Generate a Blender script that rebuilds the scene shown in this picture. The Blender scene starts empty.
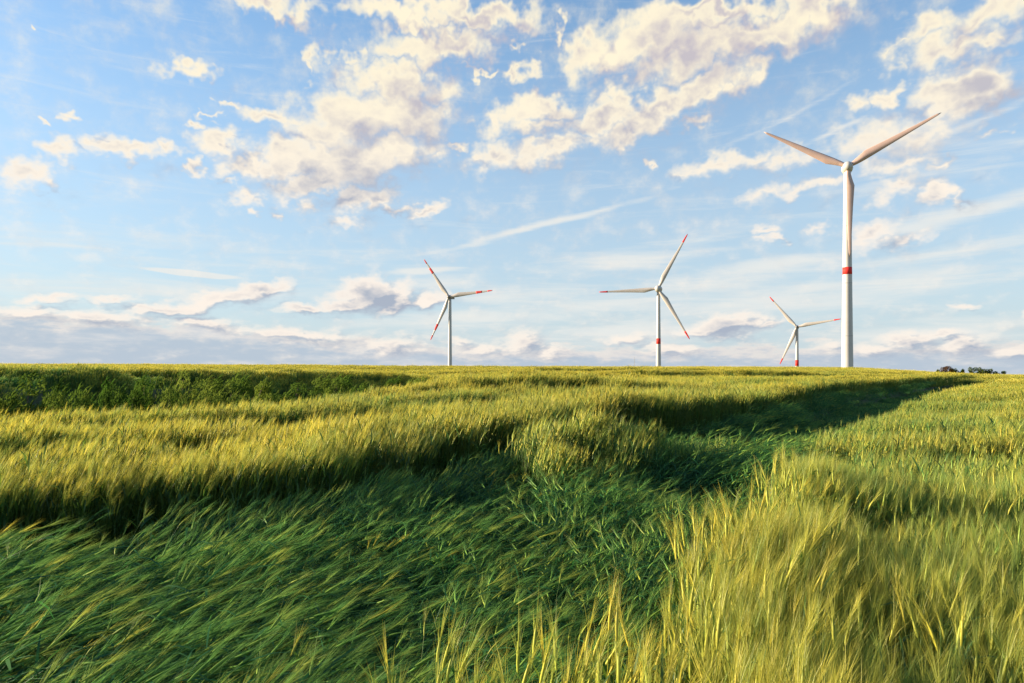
import bpy, math, random
import numpy as np

R = math.radians
scene = bpy.context.scene
rng = np.random.default_rng(7)
random.seed(7)

# ------------------------------------------------------------------ camera
CAM_Z, F, CX, HY = 1.8, 683.0, 512.0, 374.0     # eye height, focal length (px), image centre, eye-level row
cam = bpy.data.cameras.new('camera')
cam.sensor_width = 36.0
cam.lens = 36.0 * F / 1024.0
cam.shift_y = (HY - 341.5) / 1024.0
cam.clip_start = 0.05
cam.clip_end = 60000
cam_ob = bpy.data.objects.new('camera', cam)
scene.collection.objects.link(cam_ob)
cam_ob.location = (0, 0, CAM_Z)
cam_ob.rotation_euler = (R(90), 0, 0)
scene.camera = cam_ob

# ------------------------------------------------------------------ light
SUN_EL, SUN_AZ = R(13.5), R(-80)
sd = (math.sin(SUN_AZ) * math.cos(SUN_EL), math.cos(SUN_AZ) * math.cos(SUN_EL), math.sin(SUN_EL))
sun = bpy.data.lights.new('sun', 'SUN')
sun.energy = 5.0
sun.angle = R(0.6)
sun.color = (1.0, 0.80, 0.55)
sun_ob = bpy.data.objects.new('sun', sun)
scene.collection.objects.link(sun_ob)
from mathutils import Vector, Matrix, Euler
sun_ob.rotation_euler = Vector(sd).to_track_quat('Z', 'Y').to_euler()
sun_ob.location = (-60, 12, 40)

vs = scene.view_settings
scene.display_settings.display_device = 'sRGB'
vs.view_transform = 'Standard'
vs.look = 'None'
vs.exposure = 1.6
vs.gamma = 1.0
vs.use_curve_mapping = False

cy = getattr(scene, 'cycles', None)
if cy:
    cy.use_denoising = True
    cy.max_bounces = 5
    cy.diffuse_bounces = 3
    cy.glossy_bounces = 2
    cy.transmission_bounces = 3
    cy.transparent_max_bounces = 4
    cy.sample_clamp_indirect = 6
    cy.caustics_reflective = False
    cy.caustics_refractive = False


# ------------------------------------------------------------------ node helper
class NB:
    def __init__(self, nt):
        self.nt = nt

    def n(self, t, **kw):
        o = self.nt.nodes.new(t)
        for k, v in kw.items():
            setattr(o, k, v)
        return o

    def link(self, a, b):
        self.nt.links.new(a, b)

    def put(self, sock, v):
        if isinstance(v, bpy.types.NodeSocket):
            self.link(v, sock)
        else:
            sock.default_value = v

    def math(self, op, a, b=None, c=None, clamp=False):
        o = self.n('ShaderNodeMath', operation=op, use_clamp=clamp)
        self.put(o.inputs[0], a)
        if b is not None:
            self.put(o.inputs[1], b)
        if c is not None:
            self.put(o.inputs[2], c)
        return o.outputs[0]

    def vmath(self, op, a, b=None, c=None):
        o = self.n('ShaderNodeVectorMath', operation=op)
        self.put(o.inputs[0], a)
        if b is not None:
            self.put(o.inputs[1], b)
        if c is not None:
            self.put(o.inputs[2], c)
        return o.outputs['Value'] if op in ('LENGTH', 'DOT_PRODUCT') else o.outputs[0]

    def smooth(self, v, a, b, lo=0.0, hi=1.0):
        o = self.n('ShaderNodeMapRange', interpolation_type='SMOOTHSTEP')
        self.put(o.inputs[0], v)
        self.put(o.inputs[1], a)
        self.put(o.inputs[2], b)
        self.put(o.inputs[3], lo)
        self.put(o.inputs[4], hi)
        return o.outputs[0]

    def noise(self, vec, scale, detail=4, rough=0.55, dist=0.0, col=False, dim='3D'):
        o = self.n('ShaderNodeTexNoise', noise_dimensions=dim)
        if vec is not None:
            self.link(vec, o.inputs['Vector'])
        o.inputs['Scale'].default_value = scale
        o.inputs['Detail'].default_value = detail
        o.inputs['Roughness'].default_value = rough
        o.inputs['Distortion'].default_value = dist
        return o.outputs['Color'] if col else o.outputs[0]

    def mix(self, f, a, b):
        o = self.n('ShaderNodeMix', data_type='RGBA')
        self.put(o.inputs[0], f)
        self.put(o.inputs[6], a if isinstance(a, bpy.types.NodeSocket) else (*a, 1))
        self.put(o.inputs[7], b if isinstance(b, bpy.types.NodeSocket) else (*b, 1))
        return o.outputs[2]


# ------------------------------------------------------------------ sky: Nishita + clouds placed by direction
world = bpy.data.worlds.new('World')
scene.world = world
world.use_nodes = True
wt = world.node_tree
wt.nodes.clear()

# each cloud: (x, y, half width, half height, tilt deg up to the right, weight) in picture pixels, turned into azimuth / elevation
CLOUDS = [
    (263, 2, 44, 10, 0, 1), (32, 23, 6, 4, 0, .6), (184, 76, 24, 8, 8, .85), (323, 52, 13, 13, 40, .75), (315, 66, 5, 12, -20, .5),
    (58, 151, 24, 10, 12, .9), (22, 174, 24, 12, 15, .85), (41, 184, 14, 6, 0, .7), (40, 128, 9, 4, 0, .75), (67, 122, 9, 4, 0, .75),
    (124, 151, 28, 9, 6, .95), (165, 150, 17, 6, 0, .6), (196, 123, 11, 7, 0, .9), (233, 103, 10, 4, 0, .8), (208, 112, 9, 3, 20, .5),
    (218, 144, 26, 12, 4, .9), (194, 165, 9, 6, 0, .8), (268, 115, 30, 9, -6, .95), (225, 182, 7, 4, 0, .4),
    (345, 120, 50, 26, 8, 1.1), (395, 82, 58, 19, 0, 1.1), (405, 118, 42, 22, 0, 1.05), (290, 158, 40, 18, 14, 1.05), (345, 160, 60, 24, 6, 1.1),
    (395, 150, 38, 20, 10, 1.0), (312, 182, 42, 12, 16, 1.1), (250, 166, 30, 10, 10, .9), (240, 196, 14, 7, 0, .7), (255, 212, 5, 5, 40, .5),
    (385, 172, 26, 10, 20, .7), (430, 158, 20, 10, 15, .5),
    (440, 42, 56, 16, 4, 1.05), (475, 14, 62, 14, 0, 1.1), (400, 12, 60, 12, 0, 1.0), (360, 56, 22, 8, 6, .55), (480, 66, 16, 3, 0, .5),
    (365, 201, 34, 11, 14, 1.0), (395, 208, 16, 5, -8, .6), (425, 211, 20, 6, 12, .85), (345, 223, 17, 6, 0, .7), (310, 208, 16, 7, 15, .6), (278, 216, 6, 5, 30, .6), (452, 144, 12, 4, -4, .6),
    # right half
    (500, 118, 20, 14, 20, .9), (520, 74, 14, 9, 0, .85), (490, 155, 22, 14, 30, .8), (515, 43, 12, 6, 6, .7), (560, 28, 7, 8, 0, .6),
    (590, 48, 26, 20, 25, 1.0), (650, 40, 66, 26, 10, 1.2), (735, 40, 90, 22, 4, 1.2), (800, 18, 52, 18, 10, 1.1), (700, 12, 90, 12, 0, 1.0), (615, 62, 24, 10, 15, .9),
    (620, 95, 16, 14, 30, .9), (655, 108, 42, 18, 22, 1.1), (700, 88, 46, 18, 18, 1.1), (748, 80, 26, 12, 25, .85), (605, 118, 48, 13, 14, .95), (540, 110, 46, 13, 8, .95),
    (622, 132, 36, 11, 12, .9), (548, 150, 52, 12, 14, .85), (495, 162, 22, 10, 30, .75), (540, 128, 30, 10, 0, .6), (692, 124, 15, 7, 0, .75), (652, 164, 6, 5, 0, .8),
    (720, 166, 46, 10, 8, .8), (752, 158, 22, 8, 10, .7), (690, 176, 26, 3, -4, .4), (792, 158, 24, 10, 10, .5), (800, 188, 48, 8, 8, .8), (770, 196, 30, 4, 4, .45),
    (930, 30, 36, 14, 10, .8), (985, 18, 48, 16, 8, .85), (905, 42, 18, 5, 10, .5), (960, 48, 52, 15, 4, .9), (995, 44, 16, 8, 0, .6), (892, 64, 8, 12, -40, .35),
    (966, 92, 46, 24, 6, 1.2), (1015, 95, 24, 12, 0, .5), (860, 98, 16, 9, 0, .75), (888, 93, 13, 8, 0, .8),
    (868, 138, 34, 20, 6, .8), (915, 140, 30, 22, 8, .75), (900, 164, 34, 9, 4, .6), (893, 186, 24, 12, 10, .85), (944, 166, 12, 5, 5, .6), (850, 150, 20, 10, 0, .4), (995, 130, 10, 4, 0, .4),
    (938, 194, 19, 9, 4, .95), (765, 228, 15, 5, 0, .7), (772, 238, 16, 4, 0, .5), (818, 226, 12, 5, 0, .5), (875, 232, 24, 13, 25, .85), (908, 236, 28, 7, 14, .75), (950, 200, 20, 3, -6, .4),
    (963, 309, 14, 4, 0, .7), (1024, 312, 9, 5, 0, .7),
    # low cumulus
    (226, 298, 44, 8, 10, 1.0), (262, 290, 30, 7, 12, 1.0), (165, 309, 46, 7, 4, .9), (50, 299, 36, 4, 4, .7), (110, 298, 28, 4, 4, .7), (30, 313, 44, 6, 0, .75), (95, 318, 60, 7, 0, .75),
    (375, 296, 34, 15, 4, 1.35), (345, 305, 36, 7, 6, .85), (308, 309, 30, 5, 0, .95), (424, 300, 20, 9, 14, .95), (400, 304, 18, 6, 0, .6),
    (728, 326, 34, 11, 6, 1.1), (765, 324, 20, 4, 20, .6), (695, 333, 24, 5, 0, .7), (205, 325, 60, 6, -4, .7), (300, 336, 60, 6, -6, .6), (330, 340, 24, 8, 0, .7),
    (395, 346, 40, 9, 4, .75), (520, 344, 26, 12, 10, .8), (550, 352, 22, 8, 0, .7), (625, 339, 32, 5, 4, .7), (480, 350, 22, 6, 0, .6), (460, 342, 14, 5, 0, .5),
    (905, 342, 32, 9, 4, .85), (965, 343, 34, 9, 4, .85), (945, 334, 26, 4, 4, .6), (1010, 352, 30, 8, 0, .7), (870, 350, 26, 8, 0, .7), (670, 350, 30, 7, 0, .6), (830, 346, 20, 6, 0, .5),
]
STREAKS = [  # thin trails and veils of ice cloud: the same six numbers
    (540, 226, 112, 3.2, 13.5, .85), (600, 211, 46, 3.0, 13.5, .6), (195, 272.5, 38, 2.4, -2.5, 2.2), (830, 132, 36, 3, 22, .45),
    (425, 270, 32, 3.2, 4, .9), (362, 279, 9, 2, 0, .5), (500, 296, 62, 9, 4, .5), (440, 284, 60, 7, 3, .5), (620, 262, 90, 14, 7, .6), (760, 268, 120, 8, 5, .6), (700, 285, 130, 10, 4, .55),
    (960, 215, 110, 9, 9, .85), (900, 226, 60, 6, 10, .5), (960, 250, 120, 9, 6, .5), (900, 285, 140, 14, 8, .7), (780, 300, 150, 16, 5, .6), (600, 305, 130, 12, 4, .7), (560, 292, 60, 8, 2, .5),
    (700, 240, 90, 14, 10, .3), (980, 120, 60, 4, 14, .5), (780, 120, 120, 3, 20, .3), (930, 170, 120, 18, 10, .35), (960, 330, 150, 14, 3, .7), (660, 330, 180, 14, 3, .6), (480, 318, 120, 12, 3, .6),
    (60, 240, 120, 20, 4, .28), (300, 262, 160, 20, 4, .22), (180, 290, 200, 16, 3, .4), (20, 275, 40, 6, 8, .3),
]


def px_dir(x, y):
    a = math.atan((x - CX) / F)
    e = math.atan((HY - y) / F * math.cos(a))
    return math.degrees(a), math.degrees(e)


def blob_group(name, blobs):
    g = bpy.data.node_groups.new(name, 'ShaderNodeTree')
    g.interface.new_socket('Vector', in_out='INPUT', socket_type='NodeSocketVector')
    g.interface.new_socket('Density', in_out='OUTPUT', socket_type='NodeSocketFloat')
    b = NB(g)
    gi = b.n('NodeGroupInput')
    acc = None
    for (x, y, rx, ry, tilt, wgt) in blobs:
        wgt = wgt + .13 if wgt < .7 else wgt
        a, e = px_dir(x, y)
        ca = math.cos(R(a))
        ce = math.cos(R(e))
        kx = 57.3 / F * ca * ca
        ky = 57.3 / F * ca * ce * ce
        m = b.n('ShaderNodeMapping', vector_type='TEXTURE')
        m.inputs['Location'].default_value = (a, e, 0)
        m.inputs['Rotation'].default_value = (0, 0, math.atan2(math.sin(R(tilt)) * ky, math.cos(R(tilt)) * kx))
        m.inputs['Scale'].default_value = (rx * kx * 1.65, ry * ky * 1.7, 1)
        b.link(gi.outputs[0], m.inputs['Vector'])
        t = b.n('ShaderNodeTexGradient', gradient_type='SPHERICAL')
        b.link(m.outputs[0], t.inputs[0])
        v = b.math('MULTIPLY', t.outputs['Fac'], float(wgt))
        acc = v if acc is None else b.math('SMOOTH_MAX', acc, v, 0.12)
    go = b.n('NodeGroupOutput')
    b.link(acc, go.inputs[0])
    return g


cumulus = blob_group('cumulus_field', CLOUDS)
cirrus = blob_group('cirrus_field', STREAKS)

# density of the cumulus at a direction: placed shapes broken up by noise
dg = bpy.data.node_groups.new('cumulus_density', 'ShaderNodeTree')
dg.interface.new_socket('Vector', in_out='INPUT', socket_type='NodeSocketVector')
dg.interface.new_socket('Density', in_out='OUTPUT', socket_type='NodeSocketFloat')
b = NB(dg)
gi = b.n('NodeGroupInput')
sp = b.n('ShaderNodeSeparateXYZ')
b.link(gi.outputs[0], sp.inputs[0])
el = b.math('MAXIMUM', sp.outputs[1], 0.0)
elw = b.math('MULTIPLY', b.math('POWER', b.math('ADD', el, 1.0), 0.62), 5.6)     # finer, flatter towards the horizon
cb = b.n('ShaderNodeCombineXYZ')
b.link(sp.outputs[0], cb.inputs[0])
b.link(elw, cb.inputs[1])
wv = b.noise(cb.outputs[0], 0.42, 3, 0.6, col=True)
wamp = b.math('MULTIPLY_ADD', el, 0.055, 0.35)
off = b.vmath('MULTIPLY', b.vmath('SUBTRACT', wv, (0.5, 0.5, 0.5)), (4.4, 3.0, 0.0))
sc_ = b.n('ShaderNodeVectorMath', operation='SCALE')
b.link(off, sc_.inputs[0])
b.link(wamp, sc_.inputs['Scale'])
pw = b.vmath('ADD', gi.outputs[0], sc_.outputs[0])
cu = b.n('ShaderNodeGroup')
cu.node_tree = cumulus
b.link(pw, cu.inputs[0])
n1 = b.noise(cb.outputs[0], 0.46, 6, 0.55)
n2 = b.noise(cb.outputs[0], 1.5, 3, 0.55)
d = b.math('ADD', cu.outputs[0], b.math('MULTIPLY_ADD', n1, 0.9, -0.45))
d = b.math('ADD', d, b.math('MULTIPLY_ADD', n2, 0.18, -0.09))
go = b.n('NodeGroupOutput')
b.link(d, go.inputs[0])

b = NB(wt)
tc = b.n('ShaderNodeTexCoord')
sp = b.n('ShaderNodeSeparateXYZ')
b.link(tc.outputs['Generated'], sp.inputs[0])
az = b.math('MULTIPLY', b.math('ARCTAN2', sp.outputs[0], sp.outputs[1]), 57.2958)
ele = b.math('MULTIPLY', b.math('ARCSINE', sp.outputs[2]), 57.2958)
uv = b.n('ShaderNodeCombineXYZ')
b.link(az, uv.inputs[0])
b.link(ele, uv.inputs[1])
P = uv.outputs[0]

sky = b.n('ShaderNodeTexSky', sky_type='NISHITA')
sky.sun_disc = False
sky.sun_elevation = SUN_EL
sky.sun_rotation = SUN_AZ
sky.air_density = 1.0
sky.dust_density = 0.4
sky.ozone_density = 2.0
hs = b.n('ShaderNodeHueSaturation')
b.link(sky.outputs[0], hs.inputs['Color'])
hs.inputs['Saturation'].default_value = 1.25
bg_sky = b.n('ShaderNodeBackground')
b.link(hs.outputs[0], bg_sky.inputs['Color'])
bg_sky.inputs['Strength'].default_value = 0.088

d0 = b.n('ShaderNodeGroup')
d0.node_tree = dg
b.link(P, d0.inputs[0])
d1 = b.n('ShaderNodeGroup')
d1.node_tree = dg
lowk = b.smooth(ele, 2.0, 14.0, 0.28, 1.0)
so = b.n('ShaderNodeVectorMath', operation='SCALE')
so.inputs[0].default_value = (-2.0, 1.2, 0)
b.link(lowk, so.inputs['Scale'])
b.link(b.vmath('ADD', P, so.outputs[0]), d1.inputs[0])
D0, D1 = d0.outputs[0], d1.outputs[0]
n_in = b.noise(b.vmath('MULTIPLY', P, (0.16, 0.26, 1)), 1.0, 5, 0.55)
alpha = b.smooth(D0, 0.0, 0.72)
lit = b.math('MULTIPLY_ADD', b.math('SUBTRACT', D0, D1), b.smooth(ele, 3.0, 14.0, 3.2, 1.45), b.smooth(ele, 3.0, 14.0, 0.62, 0.72), clamp=True)
thick = b.math('MULTIPLY', b.smooth(D0, 0.5, 1.1, 0.0, 0.95), b.smooth(n_in, 0.34, 0.62))
litc = b.math('SUBTRACT', lit, thick, clamp=True)
warm = b.smooth(ele, 8.0, 26.0)
lit_col = b.mix(warm, (0.90, 0.81, 0.72), (0.92, 0.83, 0.63))
sh_col = b.mix(warm, (0.37, 0.42, 0.51), (0.53, 0.49, 0.53))
ccol = b.mix(litc, sh_col, lit_col)
bg_c = b.n('ShaderNodeBackground')
b.link(ccol, bg_c.inputs['Color'])
bg_c.inputs['Strength'].default_value = 0.37

# bank of far stratocumulus along the horizon, bluish grey with broken cream tops
stv = b.vmath('MULTIPLY', P, (0.10, 0.55, 1))
sn = b.noise(stv, 1.0, 6, 0.6)
sn2 = b.noise(b.vmath('MULTIPLY', P, (0.35, 1.2, 1)), 1.0, 5, 0.62)
top = b.math('ADD', b.smooth(az, -34.0, 0.0, 4.3, 2.3), b.math('MULTIPLY_ADD', sn2, 3.4, -1.7))
bank_a = b.smooth(b.math('SUBTRACT', top, ele), -0.25, 0.7, 0.0, 0.85)
bank_h = b.smooth(b.math('SUBTRACT', top, ele), 0.1, 1.5)
bank_c = b.mix(bank_h, (0.86, 0.76, 0.68), (0.43, 0.51, 0.61))
bank_c = b.mix(b.smooth(sn, 0.5, 0.72, 0, .7), bank_c, (0.82, 0.76, 0.72))
bg_b = b.n('ShaderNodeBackground')
b.link(bank_c, bg_b.inputs['Color'])
bg_b.inputs['Strength'].default_value = 0.36

# cirrus veils
ci = b.n('ShaderNodeGroup')
ci.node_tree = cirrus
cwn = b.noise(b.vmath('MULTIPLY', P, (0.12, 0.3, 1)), 1.0, 3, 0.5, col=True)
cwo = b.vmath('MULTIPLY', b.vmath('SUBTRACT', cwn, (0.5, 0.5, 0.5)), (3.0, 0.8, 0))
b.link(b.vmath('ADD', P, cwo), ci.inputs[0])
rm = b.n('ShaderNodeMapping')
rm.inputs['Rotation'].default_value = (0, 0, R(-7))
rm.inputs['Scale'].default_value = (0.10, 0.95, 1)
b.link(P, rm.inputs['Vector'])
cn = b.noise(rm.outputs[0], 1.0, 7, 0.62, 0.6)
cia = b.math('MULTIPLY', b.smooth(b.math('ADD', ci.outputs[0], b.math('MULTIPLY_ADD', cn, 1.3, -0.70)), 0.04, 0.75), 0.85)
veil = b.math('POWER', b.smooth(ele, -8.0, 46.0, 1.0, 0.0), 1.1)
bg_v = b.n('ShaderNodeBackground')
bg_v.inputs['Color'].default_value = (0.58, 0.70, 0.80, 1)
bg_v.inputs['Strength'].default_value = 0.31
m0 = b.n('ShaderNodeMixShader')
b.link(veil, m0.inputs[0]); b.link(bg_sky.outputs[0], m0.inputs[1]); b.link(bg_v.outputs[0], m0.inputs[2])
bg_i = b.n('ShaderNodeBackground')
bg_i.inputs['Color'].default_value = (0.82, 0.83, 0.80, 1)
bg_i.inputs['Strength'].default_value = 0.34

m1 = b.n('ShaderNodeMixShader')
b.link(cia, m1.inputs[0]); b.link(m0.outputs[0], m1.inputs[1]); b.link(bg_i.outputs[0], m1.inputs[2])
m2 = b.n('ShaderNodeMixShader')
b.link(bank_a, m2.inputs[0]); b.link(m1.outputs[0], m2.inputs[1]); b.link(bg_b.outputs[0], m2.inputs[2])
m3 = b.n('ShaderNodeMixShader')
b.link(alpha, m3.inputs[0]); b.link(m2.outputs[0], m3.inputs[1]); b.link(bg_c.outputs[0], m3.inputs[2])
wo = b.n('ShaderNodeOutputWorld')
b.link(m3.outputs[0], wo.inputs['Surface'])
if hasattr(world, 'cycles'):
    world.cycles.sampling_method = 'NONE'


# ------------------------------------------------------------------ materials
def new_mat(name):
    m = bpy.data.materials.new(name)
    m.use_nodes = True
    m.node_tree.nodes.clear()
    return m, NB(m.node_tree)


def plant_mat(name, col, col2, trans=0.35, spec=0.0, fields=True):
    """thin plant tissue: diffuse + translucent; colour wanders between two tones by plant and by patch of field"""
    m, b = new_mat(name)
    geo = b.n('ShaderNodeNewGeometry')
    pn = b.noise(geo.outputs['Position'], 0.32, 4, 0.6)
    at = b.n('ShaderNodeAttribute', attribute_type='INSTANCER', attribute_name='tint')
    if fields:
        f = b.math('ADD', b.math('MULTIPLY_ADD', pn, 0.9, -0.45), at.outputs['Fac'], clamp=True)
    else:
        f = b.smooth(pn, 0.3, 0.7)
    oi = b.n('ShaderNodeObjectInfo')
    va = b.n('ShaderNodeAttribute', attribute_type='GEOMETRY', attribute_name='var')
    if fields:
        f = b.math('ADD', f, b.math('MULTIPLY_ADD', va.outputs['Fac'], 0.55, -0.275), clamp=True)
    else:
        f = b.math('ADD', f, b.math('MULTIPLY_ADD', oi.outputs['Random'], 0.7, -0.35), clamp=True)
    c = b.mix(f, col, col2)
    v = b.math('MULTIPLY_ADD', oi.outputs['Random'], 0.5, 0.75)
    hv = b.n('ShaderNodeHueSaturation')
    b.link(c, hv.inputs['Color'])
    b.link(v, hv.inputs['Value'])
    c = hv.outputs[0]
    df = b.n('ShaderNodeBsdfDiffuse')
    b.link(c, df.inputs['Color'])
    tr = b.n('ShaderNodeBsdfTranslucent')
    b.link(c, tr.inputs['Color'])
    mx = b.n('ShaderNodeMixShader')
    mx.inputs[0].default_value = trans
    b.link(df.outputs[0], mx.inputs[1])
    b.link(tr.outputs[0], mx.inputs[2])
    out = mx.outputs[0]
    if spec:
        gl = b.n('ShaderNodeBsdfGlossy')
        gl.inputs['Roughness'].default_value = 0.45
        gl.inputs['Color'].default_value = (0.9, 0.95, 1, 1)
        m2 = b.n('ShaderNodeMixShader')
        m2.inputs[0].default_value = spec
        b.link(out, m2.inputs[1])
        b.link(gl.outputs[0], m2.inputs[2])
        out = m2.outputs[0]
    o = b.n('ShaderNodeOutputMaterial')
    b.link(out, o.inputs['Surface'])
    return m


M_STEM = plant_mat('barley_stem', (0.040, 0.150, 0.038), (0.16, 0.20, 0.022), 0.3, 0.02)
M_LEAF = plant_mat('barley_leaf', (0.028, 0.130, 0.032), (0.095, 0.160, 0.016), 0.5, 0.025)
M_EAR = plant_mat('barley_ear', (0.14, 0.27, 0.045), (0.42, 0.36, 0.04), 0.15, 0.015)
M_AWN = plant_mat('barley_awn', (0.115, 0.262, 0.062), (0.55, 0.475, 0.06), 0.5, 0.015)
BARLEY = [M_STEM, M_LEAF, M_EAR, M_AWN]
M_WEED = plant_mat('weed_leaf', (0.035, 0.10, 0.02), (0.085, 0.14, 0.025), 0.35, 0.0)
M_SHRUB = plant_mat('shrub_leaf', (0.045, 0.12, 0.016), (0.17, 0.22, 0.035), 0.35, 0.0, fields=False)
M_TREEL = plant_mat('tree_leaf', (0.035, 0.075, 0.012), (0.085, 0.11, 0.018), 0.2, 0.0, fields=False)
M_TREEB = plant_mat('brown_tree_leaf', (0.11, 0.055, 0.02), (0.16, 0.085, 0.03), 0.25, 0.0, fields=False)


def solid_mat(name, col, rough=0.5, var=0.08, scale=0.5, metal=0.0, coat=0.0):
    m, b = new_mat(name)
    geo = b.n('ShaderNodeTexCoord')
    n = b.noise(geo.outputs['Object'], scale, 5, 0.6)
    c = b.mix(b.smooth(n, 0.3, 0.75), col, tuple(x * (1 - 2.2 * var) for x in col))
    p = b.n('ShaderNodeBsdfPrincipled')
    b.link(c, p.inputs['Base Color'])
    b.link(b.math('MULTIPLY_ADD', n, 0.15, rough - 0.07), p.inputs['Roughness'])
    p.inputs['Metallic'].default_value = metal
    o = b.n('ShaderNodeOutputMaterial')
    b.link(p.outputs[0], o.inputs['Surface'])
    return m


M_WHITE = solid_mat('turbine_white_paint', (0.47, 0.465, 0.45), 0.45, 0.05, 0.12)
M_BLADE = solid_mat('blade_gelcoat', (0.46, 0.43, 0.40), 0.4, 0.05, 0.2)
M_SUN_PINK = solid_mat('blade_gelcoat_sun_tinted', (0.48, 0.345, 0.295), 0.4, 0.06, 0.2)  # pink of the low sunlight on the blades put into the base colour
M_RED = solid_mat('marking_red_paint', (0.60, 0.02, 0.014), 0.75, 0.06, 0.3)
M_JOINT = solid_mat('joint_grey', (0.33, 0.33, 0.325), 0.5, 0.08, 0.4)
M_DARK = solid_mat('nacelle_grey', (0.16, 0.16, 0.17), 0.5, 0.08, 0.4)
M_STEEL = solid_mat('galvanised_steel', (0.30, 0.31, 0.32), 0.45, 0.1, 0.6, 0.6)
M_BARK = solid_mat('bark', (0.10, 0.07, 0.045), 0.9, 0.2, 6.0)

m, b = new_mat('field_soil')
geo = b.n('ShaderNodeNewGeometry')
n1 = b.noise(geo.outputs['Position'], 0.6, 6, 0.6)
n2 = b.noise(geo.outputs['Position'], 14.0, 5, 0.65)
c = b.mix(b.smooth(n1, 0.35, 0.65), (0.060, 0.062, 0.026), (0.045, 0.07, 0.022))
c = b.mix(b.smooth(n2, 0.45, 0.75, 0, .6), c, (0.105, 0.085, 0.042))
dist_ = b.vmath('LENGTH', geo.outputs['Position'])
c = b.mix(b.smooth(dist_, 130.0, 210.0), c, (0.19, 0.17, 0.045))          # past the crest the crop closes over the soil
p = b.n('ShaderNodeBsdfPrincipled')
b.link(c, p.inputs['Base Color'])
p.inputs['Roughness'].default_value = 0.95
bm_ = b.n('ShaderNodeBump')
bm_.inputs['Strength'].default_value = 0.5
bm_.inputs['Distance'].default_value = 0.04
b.link(n2, bm_.inputs['Height'])
b.link(bm_.outputs[0], p.inputs['Normal'])
o = b.n('ShaderNodeOutputMaterial')
b.link(p.outputs[0], o.inputs['Surface'])
M_SOIL = m


# ------------------------------------------------------------------ lie of the land
def sstep(a, b_, x):
    t = np.clip((x - a) / (b_ - a), 0, 1)
    return t * t * (3 - 2 * t)


def poly_dist(px, py, pts, closed=False):
    """distance to a polyline, and the side (+ = right of the direction of travel)"""
    pts = np.asarray(pts, float)
    if closed:
        pts = np.vstack([pts, pts[:1]])
    best = np.full(px.shape, 1e9)
    side = np.zeros(px.shape)
    for (ax, ay), (bx, by) in zip(pts[:-1], pts[1:]):
        dx, dy = bx - ax, by - ay
        L = dx * dx + dy * dy
        t = np.clip(((px - ax) * dx + (py - ay) * dy) / L, 0, 1)
        qx, qy = px - (ax + t * dx), py - (ay + t * dy)
        dd = np.hypot(qx, qy)
        cr = np.sign(qx * dy - qy * dx)
        m_ = dd < best
        best = np.where(m_, dd, best)
        side = np.where(m_, cr, side)
    return best, side


def inside(px, py, poly):
    poly = np.asarray(poly, float)
    r = np.zeros(px.shape, bool)
    j = len(poly) - 1
    for i in range(len(poly)):
        xi, yi = poly[i]
        xj, yj = poly[j]
        c_ = ((yi > py) != (yj > py)) & (px < (xj - xi) * (py - yi) / (yj - yi + 1e-12) + xi)
        r ^= c_
        j = i
    return r


LANE = [(-6, 0.5), (-2.5, 3.6), (-.6, 5.0), (1.4, 8), (3.6, 12), (9, 20.5), (15, 29), (24, 44), (39, 63), (60, 90)]
HOLLOW = [(-5.6, -3), (-5.6, 3.3), (-5.0, 4.7), (-4.05, 5.35), (-2.9, 5.9), (-2.4, 6.3), (-1.7, 7.3), (-.6, 9.5), (.5, 11.4), (1.9, 13.6), (3.7, 14.4), (7.6, 20), (16.6, 35.5), (45, 71), (52, 78),
          (50, 70), (44, 62), (26.6, 41), (12.2, 21), (5.6, 11.9), (3.5, 8.3), (2.55, 6.4), (1.85, 4.9), (1.5, 4.1), (1.12, 3.5), (.84, 3.0), (.70, 2.65), (.60, 2.34),
          (.54, 2.1), (.50, 1.7), (.46, -3)]
DIP = [(-30, 12.0), (-16, 11.5), (-10.5, 11.7), (-9.3, 12.8), (-8.2, 14.5), (-7.0, 16.5), (-6.0, 20), (-5.0, 27), (-3.6, 38), (-.6, 55), (1.4, 71), (.2, 71), (-7, 52), (-11.2, 40), (-15.6, 30), (-19, 25), (-23, 22), (-34, 19)]

_ph = rng.uniform(0, 6.28, (3, 14))
_kx = rng.normal(0, 1, (3, 14))
_ky = rng.normal(0, 1, (3, 14))


def wob(x, y, s, k=0):
    """smooth noise about -1..1, feature size about s metres"""
    v = 0
    for i in range(14):
        v = v + np.sin((_kx[k, i] * x + _ky[k, i] * y) * 2.2 / s + _ph[k, i])
    return v / 5.0


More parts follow.
